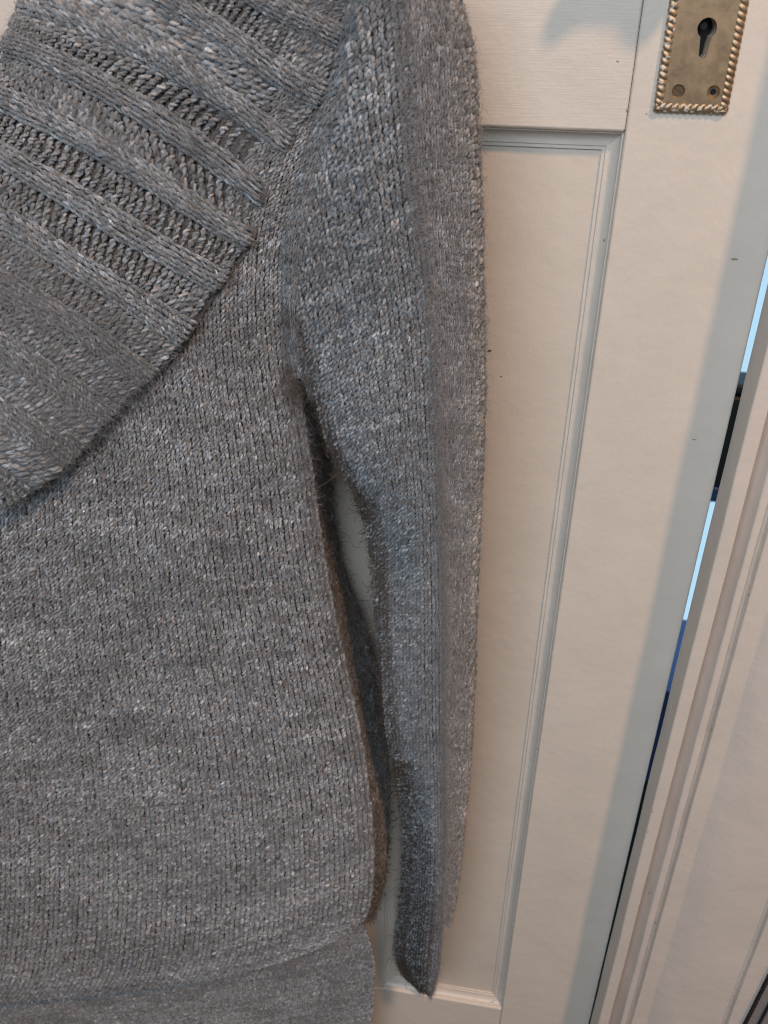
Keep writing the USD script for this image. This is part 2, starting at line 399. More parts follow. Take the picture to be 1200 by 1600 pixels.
# ------------------------------------------------------------------ the sweater
class Patch:
    """A piece of cloth: a grid of points in front of the door, smoothed by a spline. us run across the knitted columns, vs along them."""

    def __init__(self, us, vs, px, py, Y):
        px, py, Y = (np.array(a, float) for a in (px, py, Y))
        P = at(px, py, Y)
        ku, kv = min(3, len(us) - 1), min(3, len(vs) - 1)
        mk = lambda A: RectBivariateSpline(vs, us, A, kx=kv, ky=ku)
        self.s = [mk(P[..., k]) for k in range(3)]
        self.q = [mk(px), mk(py)]
        self.u0, self.u1, self.v0, self.v1 = us[0], us[-1], vs[0], vs[-1]
        vv = np.linspace(self.v0, self.v1, 600)
        um = us[0] + 0.75 * (us[-1] - us[0])
        c = self.p(np.full(600, um), vv)
        self.al = np.concatenate([[0], np.cumsum(np.linalg.norm(np.diff(c, axis=0), axis=1))]); self.av = vv

    def p(self, u, v):
        return np.stack([s.ev(v, u) for s in self.s], -1)

    def pix(self, u, v):
        return self.q[0].ev(v, u), self.q[1].ev(v, u)

    def v_at(self, length):
        return np.interp(length, self.al, self.av)

    def frame(self, u, v):
        e = 1e-3
        tu = np.stack([s.ev(v, u, dy=1) for s in self.s], -1); tv = np.stack([s.ev(v, u, dx=1) for s in self.s], -1)
        tu /= np.linalg.norm(tu, axis=-1, keepdims=True) + 1e-12; tv /= np.linalg.norm(tv, axis=-1, keepdims=True) + 1e-12
        n = np.cross(tv, tu); n /= np.linalg.norm(n, axis=-1, keepdims=True) + 1e-12
        return tu, tv, n


def cloth(patch, nu, nv, keep=None, off=-0.0015, umap=None, relief=None):
    u, v = np.meshgrid(np.linspace(patch.u0, patch.u1, nu), np.linspace(patch.v0, patch.v1, nv))
    P = patch.p(u, v); n = patch.frame(u, v)[2]
    sign = np.sign((n * (EYE - P)).sum(-1).mean())
    h = off + (relief(u, v) if relief else 0)
    P = P + n * sign * (h[..., None] if np.ndim(h) else h)
    i = np.arange(nu * nv).reshape(nv, nu)
    f = np.stack([i[:-1, :-1], i[:-1, 1:], i[1:, 1:], i[1:, :-1]], -1).reshape(-1, 4)
    if keep is not None:
        k = keep(*patch.pix(u, v)).ravel()
        f = f[k[f].all(1)]
    f = np.vstack([f[:, [0, 1, 2]], f[:, [0, 2, 3]]])
    return P.reshape(-1, 3), f


KNIT = dict(a=[-0.04, -0.15, -0.23, -0.26, -0.28, -0.29, -0.29], b=[-0.80, -0.52, -0.16, 0.18, 0.50, 0.82, 1.05], n=[-1.3, -0.15, 0.65, 0.85, 0.6, -0.1, -1.4], r=[0.09, 0.15, 0.195, 0.205, 0.195, 0.15, 0.09])
PURL = dict(a=[-0.58, -0.44, -0.22, 0.0, 0.22, 0.44, 0.58], b=[0.14, 0.06, -0.05, -0.09, -0.05, 0.06, 0.14], n=[-1.3, -0.1, 0.55, 0.75, 0.55, -0.1, -1.3], r=[0.15, 0.23, 0.27, 0.28, 0.27, 0.23, 0.15])


TT = np.linspace(0, 1, 7)
for _t in (KNIT, PURL):
    for _k in list(_t):
        _t[_k] = PchipInterpolator(TT, _t[_k])(np.linspace(0, 1, NRING)) if False else np.interp(np.linspace(0, 1, 9), TT, _t[_k])


def stitches(patch, cols, row, seed, umap=None, keep=None, kind=None, relief=None, plump=1.0, flat=1.0, sides=5, dark=0.0):
    """Every loop of yarn of a knitted piece as its own tube. umap(c, v): column coordinate -> u; kind(c): True where the column is purl."""
    rng = np.random.default_rng(seed)
    nr = int(patch.al[-1] / row)
    C, R_ = np.meshgrid(np.arange(cols), np.arange(nr))
    C, R_ = C.ravel(), R_.ravel()
    umap = umap or (lambda c, v: patch.u0 + (patch.u1 - patch.u0) * c / cols)
    vc = patch.v_at((R_ + 0.5) * row); uc = umap(C + 0.5, vc)
    ok = (uc >= patch.u0) & (uc <= patch.u1)
    if keep is not None:
        ok &= keep(*patch.pix(uc, vc))
    C, R_ = C[ok], R_[ok]
    N = len(C)
    # dye of the yarn: long streaks along the row, single loops, light flecks
    run = R_ * 1000.0 + C
    streak = meshkit.noise(np.stack([run / 5.0, np.full(N, seed * 7.3), np.zeros(N)], 1), seed) - 0.5
    band = meshkit.noise(np.stack([np.full(N, seed * 1.3), R_ / 2.2, C / 40.0], 1), seed + 3) - 0.5
    patchy = meshkit.fbm(np.stack([C / 7.0, R_ / 9.0, np.full(N, seed)], 1), 3, seed + 9) - 0.5
    purl = kind(C) if kind is not None else np.zeros(N, bool)
    V, Fc, Tn = [], [], []
    base = 0
    jit_u, jit_v = rng.normal(0, 0.03, N), rng.normal(0, 0.06, N)
    fat = np.clip(rng.normal(1.10, 0.11, N), 0.75, 1.4) * plump
    up = rng.normal(0, 0.22, N)
    for side in (-1, 1, 0):
        t = PURL if side == 0 else KNIT
        sel = np.nonzero(purl if side == 0 else ~purl)[0]
        if not len(sel):
            continue
        n = len(sel)
        a = np.array(t['a'])[None] * (1 if side == 0 else -side) + jit_u[sel, None] + rng.normal(0, 0.03, (n, 1))
        b = np.array(t['b'])[None] * (1 + rng.normal(0, 0.06, (n, 1))) + jit_v[sel, None] + rng.normal(0, 0.04, (n, 1))
        v = patch.v_at((R_[sel, None] + 0.5 + b) * row)
        cc = C[sel, None] + 0.5 + a
        u = np.clip(umap(cc, v), patch.u0 - 0.004 * (patch.u1 - patch.u0), patch.u1 + 0.004 * (patch.u1 - patch.u0))
        P = patch.p(u, v); tu, tv, nn = patch.frame(u, v)
        sg_ = np.sign((nn * (EYE - P)).sum(-1).mean()); nn = nn * sg_
        # local column width in metres
        cw = np.linalg.norm(patch.p(umap(C[sel] + 0.9, v[:, 4]), v[:, 4]) - patch.p(umap(C[sel] + 0.1, v[:, 4]), v[:, 4]), axis=1) / 0.8
        cw = np.clip(cw, 0.003, 0.0105)
        h = (np.array(t['n'])[None] * flat * 0.00095 + (up[sel] * 0.0005)[:, None]) * (cw / 0.0073)[:, None]
        if relief is not None:
            h = h + relief(u, v)
        ctr = P + nn * h[..., None]
        d = np.gradient(ctr, axis=1); d /= np.linalg.norm(d, axis=-1, keepdims=True) + 1e-12
        bi = np.cross(nn, d); bi /= np.linalg.norm(bi, axis=-1, keepdims=True) + 1e-12
        n2 = np.cross(d, bi)
        r = np.array(t['r'])[None] * cw[:, None] * fat[sel, None] * (1 + rng.normal(0, 0.06, (n, 9)))
        ang = np.linspace(0, 2 * np.pi, sides, endpoint=False)
        tw0, turns = rng.uniform(0, 2 * np.pi, (n, 1)), rng.uniform(0.7, 1.2, (n, 1))
        g = 0.25 * np.exp(0.42 * streak[sel] + 0.26 * band[sel] + 0.60 * patchy[sel] + rng.normal(0, 0.10, n) - dark)
        for ply in (0, 1):                                                 # two plies twisted round each other
            ph = tw0 + ply * np.pi + 2 * np.pi * turns * np.linspace(0, 1, 9)[None]
            c2 = ctr + (0.50 * r * np.cos(ph))[..., None] * bi + (0.42 * r * np.sin(ph))[..., None] * n2
            rp = 0.66 * r * (1 + rng.normal(0, 0.08, (n, 9)))
            ring = c2[:, :, None] + rp[:, :, None, None] * (np.cos(ang)[None, None, :, None] * bi[:, :, None] + 0.9 * np.sin(ang)[None, None, :, None] * n2[:, :, None])
            V.append(ring.reshape(-1, 3))
            k = np.arange(9 * sides).reshape(9, sides); k2 = np.roll(k, -1, 1)
            q = np.stack([k[:-1], k2[:-1], k2[1:], k[1:]], -1).reshape(-1, 4)
            q = np.vstack([q[:, [0, 1, 2]], q[:, [0, 2, 3]]])
            Fc.append((q[None] + (np.arange(n) * 9 * sides)[:, None, None] + base).reshape(-1, 3)); base += n * 9 * sides
            gp = g * np.exp(rng.normal(0, 0.21, n))
            gp = np.where(rng.random(n) < 0.015, gp * 1.25, gp); gp = np.where(rng.random(n) < 0.08, gp * 0.62, gp)
            along = gp[:, None] * np.exp(rng.normal(0, 0.16, (n, 9)))
            hue = rng.normal(0, 0.035, n)[:, None]
            col = np.stack([along * (0.935 + hue), along, along * (1.085 - hue)], -1)
            Tn.append(np.repeat(col.reshape(-1, 3), sides, 0))
    return (np.vstack(V), np.vstack(Fc)), np.vstack(Tn)


shade_thread_wool = mat('shade_and_thread_wool', {'p': ('principled_bsdf', {'base_color': (0.105, 0.083, 0.068), 'roughness': 0.8, 'specular_ior_level': 0.2})}, [])  # brown fibre colour that stands in for shade; dark loose threads share it
hairs_p, hairs_w = [], []


def fuzz(patch, count, seed, keep=None, relief=None, umin=None, umax=None, ln=(0.003, 0.009), lift=0.5, w=0.00013, vmin=None, vmax=None):
    """Loose wool fibres standing off the knit."""
    rng = np.random.default_rng(seed)
    u = rng.uniform(patch.u0 if umin is None else umin, patch.u1 if umax is None else umax, count); v = rng.uniform(patch.v0 if vmin is None else vmin, patch.v1 if vmax is None else vmax, count)
    if keep is not None:
        k = keep(*patch.pix(u, v)); u, v = u[k], v[k]
    P = patch.p(u, v); tu, tv, n = patch.frame(u, v)
    n = n * np.sign((n * (EYE - P)).sum(-1).mean())
    m = len(u)
    if relief is not None:
        P = P + n * relief(u, v)[:, None]
    a = rng.uniform(0, 2 * np.pi, m)
    d = np.cos(a)[:, None] * tu + np.sin(a)[:, None] * tv
    e = -np.sin(a)[:, None] * tu + np.cos(a)[:, None] * tv
    L = rng.uniform(ln[0], ln[1], m)[:, None]; c = rng.normal(0, 0.5, m)[:, None]; lf = np.abs(rng.normal(0, lift, m))[:, None]
    pts = []
    for t in (0, 0.25, 0.5, 0.75, 1.0):
        pts.append(P + n * (0.0017 + L * lf * (t - 0.45 * t * t)) + d * L * t + e * L * c * t * t)
    pts = np.stack(pts, 1) + rng.normal(0, 0.00018, (m, 5, 3))
    hairs_p.append(pts); hairs_w.append(np.repeat(rng.uniform(0.6, 1.3, m) * w, 5))


def hair_part(parent, name='loose_fibres', m=None):
    P = np.vstack([h.reshape(-1, 3) for h in hairs_p]); w = np.concatenate(hairs_w)
    c = UsdGeom.BasisCurves.Define(stage, numbered(str(parent.GetPath()) + '/' + name))
    c.CreateTypeAttr('linear'); c.CreatePointsAttr(Vt.Vec3fArray.FromNumpy(P.astype(np.float32)))
    c.CreateCurveVertexCountsAttr(Vt.IntArray.FromNumpy(np.full(len(P) // 5, 5, np.int32)))
    c.CreateWidthsAttr(Vt.FloatArray.FromNumpy(w.astype(np.float32))); c.SetWidthsInterpolation('vertex')
    UsdShade.MaterialBindingAPI.Apply(c.GetPrim()).Bind(m or wool_fibre)
    hairs_p.clear(); hairs_w.clear()
    return tag(c, kind='stuff')


def curve(pts):
    """x as a smooth function of y through (x, y) points."""
    p = sorted(pts, key=lambda q: q[1])
    return PchipInterpolator([q[1] for q in p], [q[0] for q in p], extrapolate=True)


def jit(x, y, w):
    return x + w * (np.mod(np.sin(x * 12.9898 + y * 78.233) * 43758.5453, 1.0) + np.mod(np.sin(x * 3.17 - y * 9.1) * 9631.7, 1.0) - 1.0)


sweater = thing('sweater', 'grey chunky knitted wool sweater with wide ribbed collar hanging on the door', 'sweater')

# the armhole seam and the outlines of the pieces
seam_x = curve([(600, -160), (563, 0), (548, 70), (517, 170), (486, 260), (466, 340), (456, 400), (455, 470), (460, 540), (468, 590)])
body_right = curve([(600, -160), (563, 0), (548, 70), (517, 170), (486, 260), (466, 340), (456, 400), (455, 470), (459, 540), (470, 620), (484, 700), (497, 800), (513, 900), (533, 1000), (553, 1090), (570, 1180), (580, 1260), (585, 1340), (581, 1400), (566, 1440), (554, 1455), (540, 1500)])
collar_edge = curve([(620, -160), (566, -20), (545, 50), (520, 110), (498, 172), (466, 235), (432, 285), (412, 330), (388, 395), (338, 465), (284, 548), (224, 610), (165, 668), (100, 728), (-5, 795), (-120, 860)])

# --- body front
vs = np.array([-120, 0, 100, 200, 300, 400, 500, 600, 700, 800, 900, 1000, 1100, 1200, 1300, 1380, 1410, 1435, 1450], float)
us = np.array([0, 0.2, 0.4, 0.6, 0.75, 0.88, 0.95, 1.0])
bx, by, bY = [], [], []
for v in vs:
    W = np.interp(v, [0, 700, 1450], [620, 640, 720])
    r = float(body_right(v))
    low = np.clip((v - 500) / 900, 0, 1)
    rowx, rowy, rowY = [], [], []
    for u in us:
        q = 1 - u
        rowx.append(r - q * W)
        sag = 40 * q * low + (88 * (1 - math.exp(-q * 4.2)) * low ** 3)
        rowy.append(v + sag + 60 * q * (1 - low))
        edge = np.interp(v, [-120, 300, 600, 1000, 1450], [-0.098, -0.0985, -0.094, -0.081, -0.080])
        mid = np.interp(v, [-120, 300, 600, 900, 1200, 1450], [-0.115, -0.118, -0.120, -0.122, -0.119, -0.112])
        k = 1 - math.exp(-q * 5.5)
        rowY.append(edge + (mid - edge) * k + 0.010 * np.clip((v - 1385) / 65, 0, 1) ** 2 + (0.007 * (float(meshkit.noise(np.array([u * 5.0, v / 420.0, 3.3]), 5)) - 0.5) * min(1.0, q * 8)))
    bx.append(rowx); by.append(rowy); bY.append(rowY)
body = Patch(us, vs, bx, by, bY)
BC = 46
ub = lambda c, v: np.asarray(c) / BC
under_collar = lambda x, y: (x > collar_edge(np.clip(y, -160, 860)) - 70) & (x > -220)
nb = lambda x, y: under_collar(x, y)
sh = (lambda u, v: 0.0 * u)
bf = obj('body_front', cloth(body, 90, 160, keep=lambda x, y: x > collar_edge(np.clip(y, -160, 860)) - 150), wool_back, sweater, smooth=True)
g, tn = stitches(body, BC, 0.0037, 11, umap=ub, keep=nb)
obj('stitches', g, wool_yarn, bf, smooth=True, kind='stuff', tone=tn)
fuzz(body, 30000, 12, keep=nb, ln=(0.002, 0.006), lift=0.3, w=0.0001)
fuzz(body, 3500, 13, keep=lambda x, y: nb(x, y) & (y > 480), umin=0.965, ln=(0.003, 0.007), lift=0.9)
hair_part(bf)

# --- body side: the cloth turning back to the door, in the shade under the arm
bs_r = curve([(466, 540), (474, 590), (494, 640), (507, 700), (517, 800), (539, 900), (564, 970), (589, 1050), (599, 1140), (605, 1200), (607, 1270), (602, 1340), (594, 1390), (583, 1432), (570, 1462)])
vs = np.array([560, 640, 720, 800, 900, 1000, 1100, 1200, 1300, 1380, 1440], float)
us = np.array([0, 0.35, 0.7, 1.0])
px, py, Y = [], [], []
for v in vs:
    l, r = float(body_right(v)) - 3, max(float(bs_r(v)), float(body_right(v)) + 2)
    e = np.interp(v, [560, 700, 1000, 1440], [-0.093, -0.087, -0.079, -0.077])
    d = np.interp(v, [560, 650, 800, 1250, 1380, 1440], [-0.076, -0.050, -0.034, -0.022, -0.035, -0.064])
    px.append([l + (r - l) * u for u in us]); py.append([v] * 4); Y.append([e + (d - e) * (u ** 1.15) for u in us])
side = Patch(us, vs, px, py, Y)
bsd = obj('body_side', cloth(side, 24, 120), wool_back, sweater, smooth=True)
g, tn = stitches(side, 9, 0.0037, 21)
obj('stitches', g, wool_yarn, bsd, smooth=True, kind='stuff', tone=tn)
fuzz(side, 2500, 22, ln=(0.004, 0.010), lift=0.7)
hair_part(bsd)
fuzz(side, 16000, 23, ln=(0.003, 0.009), lift=0.6)  # shade along the body side, put in as brown nap
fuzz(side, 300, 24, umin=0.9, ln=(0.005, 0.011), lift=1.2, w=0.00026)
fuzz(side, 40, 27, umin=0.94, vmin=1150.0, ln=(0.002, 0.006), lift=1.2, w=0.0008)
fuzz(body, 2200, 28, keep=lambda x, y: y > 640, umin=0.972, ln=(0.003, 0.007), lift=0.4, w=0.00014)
fuzz(body, 26000, 26, keep=lambda x, y: (np.hypot(x - 468, (y - 600) * 0.6) < jit(x, y, 10) - x + 22), umin=0.90, ln=(0.003, 0.008), lift=0.6, w=0.00016)  # armpit shade put in as a dense brown tuft
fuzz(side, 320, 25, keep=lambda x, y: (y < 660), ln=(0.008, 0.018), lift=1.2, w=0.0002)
hair_part(bsd, 'shade_nap_and_threads', shade_thread_wool)  # shade carried by the brown of the nap, together with dark threads

# --- hem below the body, hanging further back
vs = np.array([1400, 1460, 1520, 1580, 1660, 1720], float)
hem_r = curve([(548, 1400), (573, 1455), (586, 1520), (584, 1560), (578, 1610), (570, 1720)])
us = np.array([0, 0.25, 0.5, 0.75, 0.9, 1.0])
px, py, Y = [], [], []
for v in vs:
    r = float(hem_r(v)); q = 1 - us
    px.append(list(r - q * 720)); py.append(list(v + 70 * (1 - np.exp(-q * 3.5)))); Y.append(list(-0.050 - (0.012 - 0.006 * (v - 1400) / 300) * (1 - np.exp(-q * 5))))
hem = Patch(us, vs, px, py, Y)
in_hem = lambda x, y: (x > -220) & (y > 1420)
hm = obj('hem', cloth(hem, 80, 50), wool_back, sweater, smooth=True)
g, tn = stitches(hem, 92, 0.0034, 31, keep=in_hem, flat=0.4, plump=1.15)
obj('stitches', g, wool_yarn, hm, smooth=True, kind='stuff', tone=tn)
fuzz(hem, 30000, 32, keep=in_hem, ln=(0.002, 0.006), lift=0.4, w=0.00011)
hair_part(hm)

# --- sleeve front, from the armhole to the cuff
SL = [((230, 10), (632, -120)), ((330, 220), (649, 120)), ((408, 400), (662, 310)), ((466, 560), (682, 480)), ((512, 688), (690, 640)), ((555, 772), (692, 750)), ((580, 868), (695, 860)), ((588, 970), (697, 970)),
      ((599, 1100), (697, 1100)), ((617, 1205), (697, 1205)), ((630, 1285), (697, 1295)), ((630, 1365), (695, 1385)), ((622, 1440), (691, 1465)), ((620, 1492), (685, 1520)), ((644, 1534), (672, 1557))]
us = np.array([0, 0.22, 0.45, 0.72, 0.9, 1.0])
YL = [-0.094, -0.096, -0.100, -0.099, -0.099, -0.097, -0.088, -0.090, -0.087, -0.074, -0.042, -0.028, -0.022, -0.024, -0.036]
YM = [-0.096, -0.101, -0.113, -0.118, -0.121, -0.118, -0.106, -0.105, -0.100, -0.089, -0.064, -0.049, -0.043, -0.041, -0.044]   # u = .45
YR = [-0.114, -0.120, -0.124, -0.125, -0.125, -0.123, -0.118, -0.112, -0.106, -0.098, -0.088, -0.079, -0.071, -0.064, -0.056]
vs = np.arange(len(SL), dtype=float)
px, py, Y = [], [], []
for (l, r), yl, ym, yr_ in zip(SL, YL, YM, YR):
    px.append([l[0] + (r[0] - l[0]) * u for u in us]); py.append([l[1] + (r[1] - l[1]) * u for u in us])
    f = PchipInterpolator([0, 0.45, 0.8, 1.0], [yl, ym, yr_ - 0.0005, yr_ + 0.001]); Y.append([float(f(u)) for u in us])
slv = Patch(us, vs, px, py, Y)
NC = PchipInterpolator([0, 3, 5, 6, 8, 10, 14], [17, 15, 12.3, 10.5, 9.1, 8, 8])
us_map = lambda c, v: 1 - (17 - np.asarray(c)) / NC(v)
in_sleeve = lambda x, y: (y > 600) | (x > seam_x(np.clip(y, -160, 590)) + 4)
sf = obj('sleeve_front', cloth(slv, 60, 200, keep=lambda x, y: (y > 600) | (x > seam_x(np.clip(y, -160, 590)) + 5)), wool_back, sweater, smooth=True)
g, tn = stitches(slv, 17, 0.0037, 41, umap=us_map, keep=in_sleeve)
obj('stitches', g, wool_yarn, sf, smooth=True, kind='stuff', tone=tn)
fuzz(slv, 16000, 42, keep=in_sleeve, ln=(0.002, 0.006), lift=0.3, w=0.0001)
fuzz(slv, 9000, 43, keep=in_sleeve, umin=0.92, ln=(0.002, 0.006), lift=0.9)      # the brushed crease
hair_part(sf)
_c1 = curve([(640, 1180), (655, 1240), (668, 1300), (676, 1380), (678, 1460), (668, 1560)])
_c2 = curve([(565, 700), (630, 760), (650, 800), (640, 870), (606, 960), (590, 1060)])
cuff_shade = lambda x, y: ((y > 1185) & (jit(x, y, 22) < _c1(np.clip(jit(y, x, 30), 1180, 1560))))  # where the shade on the inner cuff is coloured in with brown nap
fuzz(slv, 25000, 45, keep=cuff_shade, ln=(0.003, 0.008), lift=0.35, w=0.00016, umax=0.8, vmin=8.6, vmax=14.0)
fuzz(slv, 4500, 48, ln=(0.003, 0.007), lift=0.35, umax=0.22, vmin=5.0, vmax=9.5)  # shade of the inner sleeve edge as brown fibres
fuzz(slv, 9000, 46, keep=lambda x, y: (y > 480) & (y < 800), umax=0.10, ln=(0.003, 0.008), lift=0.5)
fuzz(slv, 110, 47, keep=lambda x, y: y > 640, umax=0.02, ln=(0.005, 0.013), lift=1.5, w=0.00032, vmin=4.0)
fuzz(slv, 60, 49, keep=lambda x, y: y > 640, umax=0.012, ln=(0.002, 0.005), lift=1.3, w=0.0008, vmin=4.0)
hair_part(sf, 'shade_nap_and_threads', shade_thread_wool)  # painted shade of cuff and inner sleeve, plus loose dark threads

# --- sleeve back: beyond the pressed crease, turning to the door
ridge = curve([(r[0], r[1]) for _, r in SL])
sil = curve([(700, -140), (716, 0), (734, 60), (742, 150), (750, 300), (753, 450), (755, 560), (752, 700), (746, 850), (740, 1000), (738, 1100), (730, 1220), (719, 1330), (710, 1400), (702, 1438), (698, 1460)])
ridge_Y = PchipInterpolator([r[1] for _, r in SL], YR)
vs = np.array([-140, 0, 60, 150, 300, 450, 600, 750, 900, 1050, 1200, 1320, 1400, 1440], float)
us = np.array([0, 0.15, 0.4, 0.7, 0.9, 1.0])
px, py, Y = [], [], []
for v in vs:
    l, r = float(ridge(v)) - 1, float(sil(v)); e = float(ridge_Y(max(v, -119)))
    px.append([l + (r - l) * u for u in us]); py.append([v + 6 * u for u in us])
    k = np.interp(v, [0, 1200, 1440], [1, 0.9, 0.6])
    Y.append([e + k * d for d in (0.0005, 0.004, 0.011, 0.022, 0.036, 0.050)])
slb = Patch(us, vs, px, py, Y)
sb = obj('sleeve_back', cloth(slb, 40, 200), wool_back, sweater, smooth=True)
g, tn = stitches(slb, 10, 0.0037, 51)
obj('stitches', g, wool_yarn, sb, smooth=True, kind='stuff', tone=tn)
fuzz(slb, 9000, 52, ln=(0.002, 0.006), lift=0.3, w=0.0001)
fuzz(slb, 2500, 53, umin=0.93, ln=(0.002, 0.006), lift=0.9)
hair_part(sb)

# --- the far sides of sleeve and body, against the door
px, py, Y = [], [], []
for k, ((l, r), yl) in enumerate(zip(SL, YL)):
    q = float(sil(r[1])) - 2 if r[1] < 1400 else r[0] - 3; x0 = l[0] + 2
    px.append([x0, x0 + 0.3 * (q - x0), x0 + 0.7 * (q - x0), q]); py.append([l[1], l[1] + 0.3 * (r[1] - l[1]), l[1] + 0.7 * (r[1] - l[1]), r[1]])
    y1 = min(float(ridge_Y(max(r[1], -119))) + 0.046, -0.010); b = np.interp(k, [0, 4, 9, 14], [-0.050, -0.032, -0.022, -0.014])
    Y.append([yl + 0.002, b, b, y1])
far = Patch(np.array([0, 0.3, 0.7, 1.0]), np.arange(len(SL), dtype=float), px, py, Y)
obj('sleeve_underside', cloth(far, 24, 120, off=0.0), wool_back, sweater, smooth=True)
px, py, Y = [], [], []
vs = np.array([-120, 200, 560, 900, 1200, 1440], float)
for v in vs:
    r = float(bs_r(v)) - 2 if v >= 560 else float(body_right(v)) - 10
    px.append([max(r - 640, 90), max(r - 300, 150), r - 40, r]); py.append([v] * 4); d = np.interp(v, [-120, 560, 800, 1250, 1440], [-0.08, -0.070, -0.032, -0.021, -0.060]); Y.append([d + 0.004, min(d + 0.010, -0.012), min(d + 0.006, -0.012), d])
back = Patch(np.array([0, 0.5, 0.94, 1.0]), vs, px, py, Y)
obj('body_back', cloth(back, 40, 60, off=0.0), wool_back, sweater, smooth=True)

# --- armhole seam: a fuzzy cord of closely worked loops
_u, _v = np.meshgrid(np.linspace(0, 1, 80), np.linspace(0, 6, 160))
_P = slv.p(_u, _v)[..., 1].ravel(); _qx, _qy = (a.ravel() for a in slv.pix(_u, _v))
def sleeve_depth(x, y):
    return _P[np.argmin((_qx - x) ** 2 + (_qy - y) ** 2)]
sy = np.array([-140, -60, 0, 70, 140, 200, 260, 320, 380, 440, 500, 550, 590], float)
us = np.array([0, 0.33, 0.66, 1.0])
px, py, Y = [], [], []
for v in sy:
    c = float(seam_x(v)); w = np.interp(v, [0, 300, 480, 590], [17, 17, 13, 8])
    e = np.interp(v, [-140, 300, 500, 590], [-0.0985, -0.0985, -0.0960, -0.0945]); h = min(e, sleeve_depth(c + w, v))
    px.append([c - w, c - w * 0.33, c + w * 0.33, c + w]); py.append([v - 3, v, v, v - 3]); Y.append([e + 0.001, 0.6 * e + 0.4 * h - 0.003, 0.3 * e + 0.7 * h - 0.003, h + 0.0005])
sm = Patch(us, sy, px, py, Y)
sp_ = obj('armhole_seam', cloth(sm, 14, 120), wool_back, sweater, smooth=True)
g, tn = stitches(sm, 4, 0.0046, 61, plump=0.85)
obj('stitches', g, wool_yarn, sp_, smooth=True, kind='stuff', tone=tn)
fuzz(sm, 1100, 62, ln=(0.003, 0.008), lift=0.6)
hair_part(sp_)

# --- ribbed collar: trough after trough, as they run down to the seam
TR = [[(330, -230), (410, -190), (470, -160), (530, -125), (570, -100), (612, -70)],
      [(250, -150), (340, -108), (410, -72), (475, -36), (520, -10), (562, 8)],
      [(150, -110), (260, -62), (340, -20), (415, 24), (475, 53), (530, 80)],
      [(75, -50), (195, -14), (290, 36), (360, 84), (432, 138), (498, 172)],
      [(24, 18), (80, 35), (165, 66), (250, 112), (340, 170), (440, 250)],
      [(0, 90), (52, 103), (118, 136), (202, 184), (300, 248), (411, 328)],
      [(-22, 168), (62, 204), (150, 250), (225, 295), (310, 350), (388, 394)],
      [(-40, 238), (25, 278), (110, 330), (195, 382), (272, 425), (338, 462)],
      [(-55, 345), (25, 378), (92, 420), (165, 466), (225, 506), (284, 546)],
      [(-65, 432), (0, 465), (60, 496), (118, 533), (172, 570), (224, 608)],
      [(-75, 525), (-20, 552), (35, 585), (85, 618), (125, 642), (165, 668)],
      [(-90, 620), (-45, 645), (5, 672), (45, 694), (75, 712), (102, 730)],
      [(-130, 700), (-100, 722), (-70, 745), (-45, 764), (-25, 780), (-8, 798)]]
us = np.arange(len(TR), dtype=float)                                     # across the ribs
vs = np.array([0, 0.2, 0.4, 0.6, 0.8, 1.0])                              # along a rib, neck to seam
px = np.array([[TR[i][j][0] for i in range(len(TR))] for j in range(6)], float)
py = np.array([[TR[i][j][1] for i in range(len(TR))] for j in range(6)], float)
seamY = np.interp(us, [0, 3, 6, 8, 12], [-0.103, -0.1045, -0.111, -0.123, -0.135])
neckY = np.interp(us, [0, 3, 4, 6, 9, 12], [-0.090, -0.092, -0.098, -0.118, -0.140, -0.142])
Y = np.zeros((6, len(TR)))
for j, t in enumerate(vs):
    bulge = -0.016 * math.sin(math.pi * min(1.0, 0.08 + 0.92 * t)) * np.interp(us, [0, 5, 12], [0.6, 1, 0.6])
    Y[j] = neckY + (seamY - neckY) * t + bulge
col = Patch(us, vs, px, py, Y)


def rib(u, v):
    """Height of the rib over the trough lines: flat purl hollow, rising to a rounded ridge that drops sharply at the next trough."""
    f = np.mod(u, 1.0)
    soft = np.clip((9.6 - np.asarray(u)) / 2.5, 0.35, 1.0)                # the lowest ribs are felted and shallow
    dome = np.sin(np.pi * np.clip((f - 0.44) / 0.56, 0, 1)) ** 0.75
    return (0.0033 * dome - 0.0009 + 0.0009 * np.sin(np.pi * np.clip(f / 0.5, 0, 1))) * soft


CP = 6
NCOL = CP * (len(TR) - 1)
uc_ = lambda c, v: np.asarray(c) / CP
is_purl = lambda C: np.mod(C, CP) < 3
cut = lambda x, y: (x > -90) | (y > -40)
cl = obj('collar', cloth(col, 12 * 20, 90, relief=lambda u, v: rib(u, v) - 0.0006), wool_back, sweater, smooth=True)
g, tn = stitches(col, NCOL, 0.0037, 71, umap=uc_, kind=is_purl, relief=rib, plump=1.05)
obj('stitches', g, wool_yarn, cl, smooth=True, kind='stuff', tone=tn)
fuzz(col, 15000, 72, relief=rib, ln=(0.002, 0.006), lift=0.3, w=0.0001)
fuzz(col, 7000, 73, relief=rib, umin=8.0, ln=(0.003, 0.009))
hair_part(cl)


